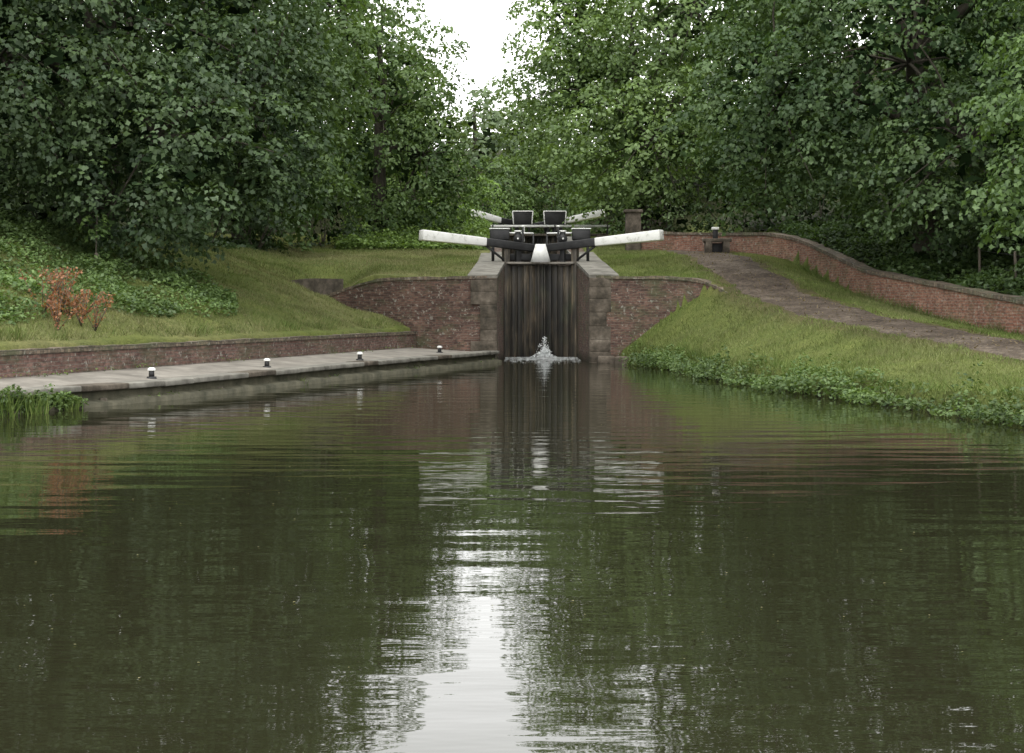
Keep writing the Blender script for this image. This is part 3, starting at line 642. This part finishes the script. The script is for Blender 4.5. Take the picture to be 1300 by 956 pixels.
scatter_leaves('ivy', 120000, lambda x, y: (x > np.interp(y, WY, WX)+.35), (9, 20), (22, 56), .05, .45, .14, (.02, .04, .012), (.07, .11, .035), clump=.9, power=.4)
scatter_leaves('ivy', 60000, lambda x, y: ((XWL(y)-x)*.959 > 7) & (x < -8), (-24, -8), (34, 56), .05, .35, .15, (.018, .034, .012), (.05, .085, .026), clump=.9, power=.6)
scatter_leaves('towpath_weeds', 20000, lambda x, y: (np.abs(x-XWL(y)-.12) < .12), (-9, -2.5), (26, 46.5), .03, .14, .05, (.05, .085, .02), (.14, .18, .06), zf=lambda x, y: 0*x+.43, clump=1.5, power=3)
scatter_leaves('ledge_weeds', 40000, lambda x, y: (np.abs(x-np.interp(y, CY, CX)-.12) < .1), (-8, 0), (24, 46), .03, .22, .05, (.045, .08, .02), (.12, .17, .05), zf=lambda x, y: 0*x+.07, clump=1.1, power=3.5)
scatter_leaves('water_margin_weeds', 26000, lambda x, y: (np.abs(x-np.interp(y, CY, CX)-.02) < .34) & (y < 25.9), (-9, -6.5), (22.5, 26), .1, .6, .07, (.04, .07, .02), (.13, .19, .06), zf=lambda x, y: 0*x+.03, clump=2.2, power=1.0)
scatter_leaves('path_litter', 9000, lambda x, y: (np.abs(x-np.interp(y, LY, LX)-1.1) < 1.1), (5, 13), (24, 55), .0, .01, .05, (.05, .035, .02), (.17, .13, .08), zf=lambda x, y: np.interp(y, LY, LZ)+.05, clump=1.1, power=1.5)
e = empty('dead_dock_plant')
for (cx_, cy_) in ((-8.75, 31.2), (-8.45, 30.9), (-9.05, 31.9), (-8.7, 30.2), (-9.4, 32.5), (-8.95, 31.3), (-8.9, 30.7), (-8.2, 31.0), (-8.6, 31.6), (-9.2, 30.9)):
    n = 110; z0 = float(H(cx_, cy_)); H0 = rng.uniform(.4, .95); P = []
    for k in range(7):
        ex, ey = rng.normal()*.26, rng.normal()*.15; t = rng.uniform(.15, 1, n//5)
        cyl('stalk', (cx_, cy_, z0), (cx_+ex, cy_+ey, z0+H0), .008, .004, M_post, e, 5)
        P.append(np.stack([cx_+ex*t, cy_+ey*t, z0+H0*t], -1)+rng.normal(0, .025, (n//5, 3)))
    P = np.concatenate(P)
    leaf_mesh('seed_heads', P, rng.normal(size=P.shape), .055*rng.uniform(.5, 1.6, len(P)), lerp(np.array((.16, .06, .03)), np.array((.34, .165, .085)), rng.random((len(P), 1))), M_leaf, e)
def reeds(name, pts):
    V = []; C = []
    for (px, py, r_, n, hm) in pts:
        for _ in range(n):
            x = px+rng.normal()*r_; y = py+rng.normal()*r_; hh = hm*rng.uniform(.4, 1); a = rng.random()*6.28; w = .010
            lx, ly = rng.normal(0, .35, 2)*hh; dx, dy = math.cos(a)*w, math.sin(a)*w
            V += [(x-dx, y-dy, -.05), (x+dx, y+dy, -.05), (x+lx, y+ly, hh)]
            c = lerp(np.array((.05, .09, .022)), np.array((.14, .18, .055)), rng.random()); C += [c, c, c]
    mesh_np(name, V, np.arange(len(V)).reshape(-1, 3), M_grass, np.array(C))
reeds('reeds', [(-7.55, 24.6, .12, 200, .4), (-7.8, 23.9, .15, 200, .5), (-7.2, 25.6, .09, 90, .28), (-4.45, 33.5, .05, 30, .2)])

# ------------------------------------------------------------------ leaking water & foam at the gate
e = empty('gate_leak')
P = []
for k in range(40):
    vx = rng.normal(0, .32); vz = rng.uniform(1.2, 3.9)*(1-min(abs(vx), .8)*.6); vy = -rng.uniform(.2, 1.0); m_ = rng.integers(15, 45)
    T = rng.random(m_)*2*vz/9.8
    P.append(np.stack([1.02+vx*T+rng.normal(0, .03, m_), 50.95+vy*T, .03+vz*T-4.9*T*T+rng.normal(0, .03, m_)], -1))
n = 900; r_ = np.abs(rng.normal(0, .2, n)); a = rng.random(n)*6.28
P.append(np.stack([1.02+r_*np.cos(a)*1.3, 50.85+.6*r_*np.sin(a), np.maximum(0, rng.random(n)*(.26-r_*.7))], -1)); P = np.concatenate(P)
leaf_mesh('spray', P, rng.normal(size=P.shape), .034*rng.uniform(.4, 1.6, len(P)), np.ones(P.shape)*.85, M_foam, e)
n = 5200; x = .92+rng.normal(0, .8, n); y = 50.9-np.abs(rng.normal(0, 1.7, n)); k = (x > -.22) & (x < 2.08) & (rng.random(n) < .2+vnoise(x*3, y*1.5, 77)**2); x = x[k]; y = y[k]
leaf_mesh('foam', np.stack([x, y, np.full(len(x), .012)], -1), np.tile([0, 0, 1.], (len(x), 1)), .065*rng.uniform(.3, 1.6, len(x)), np.ones((len(x), 3))*.85, M_foam, e)
n = 220; x = rng.uniform(-3.5, 3, n); y = rng.uniform(7, 30, n)
leaf_mesh('floating_leaves', np.stack([x, y, np.full(n, .006)], -1), np.tile([0, 0, 1.], (n, 1)), .018*rng.uniform(.4, 1.2, n), np.ones((n, 3))*np.array([.3, .28, .16]), M_leaf)

# ------------------------------------------------------------------ light, sky, camera
w = bpy.data.worlds.new('World'); S.world = w; w.use_nodes = True; nt = w.node_tree
bg = nt.nodes['Background']; sky = N(nt, 'ShaderNodeTexSky', sky_type='NISHITA'); sky.sun_disc = False
el, rot = math.radians(58), math.radians(200)
sky.sun_elevation = el; sky.sun_rotation = rot
c = mix(nt, sky.outputs[0], (20.3, 20.3, 20.0), .92)
nt.links.new(c, bg.inputs[0]); bg.inputs[1].default_value = .15
ld = bpy.data.lights.new('sun', 'SUN'); ld.energy = 1.2; ld.angle = math.radians(30); ld.color = (1, .96, .9)
lo = link(bpy.data.objects.new('sun', ld))
dirv = Vector((math.sin(rot)*math.cos(el), math.cos(rot)*math.cos(el), math.sin(el)))
lo.rotation_euler = dirv.to_track_quat('Z', 'Y').to_euler()
cd = bpy.data.cameras.new('camera'); cam = link(bpy.data.objects.new('camera', cd))
cam.location = (0, 0, 1.7); cam.rotation_euler = (math.radians(90), 0, 0)
cd.sensor_width = 36; cd.lens = 36*2000/1300; cd.shift_y = -91/1300; cd.clip_end = 1000
S.camera = cam
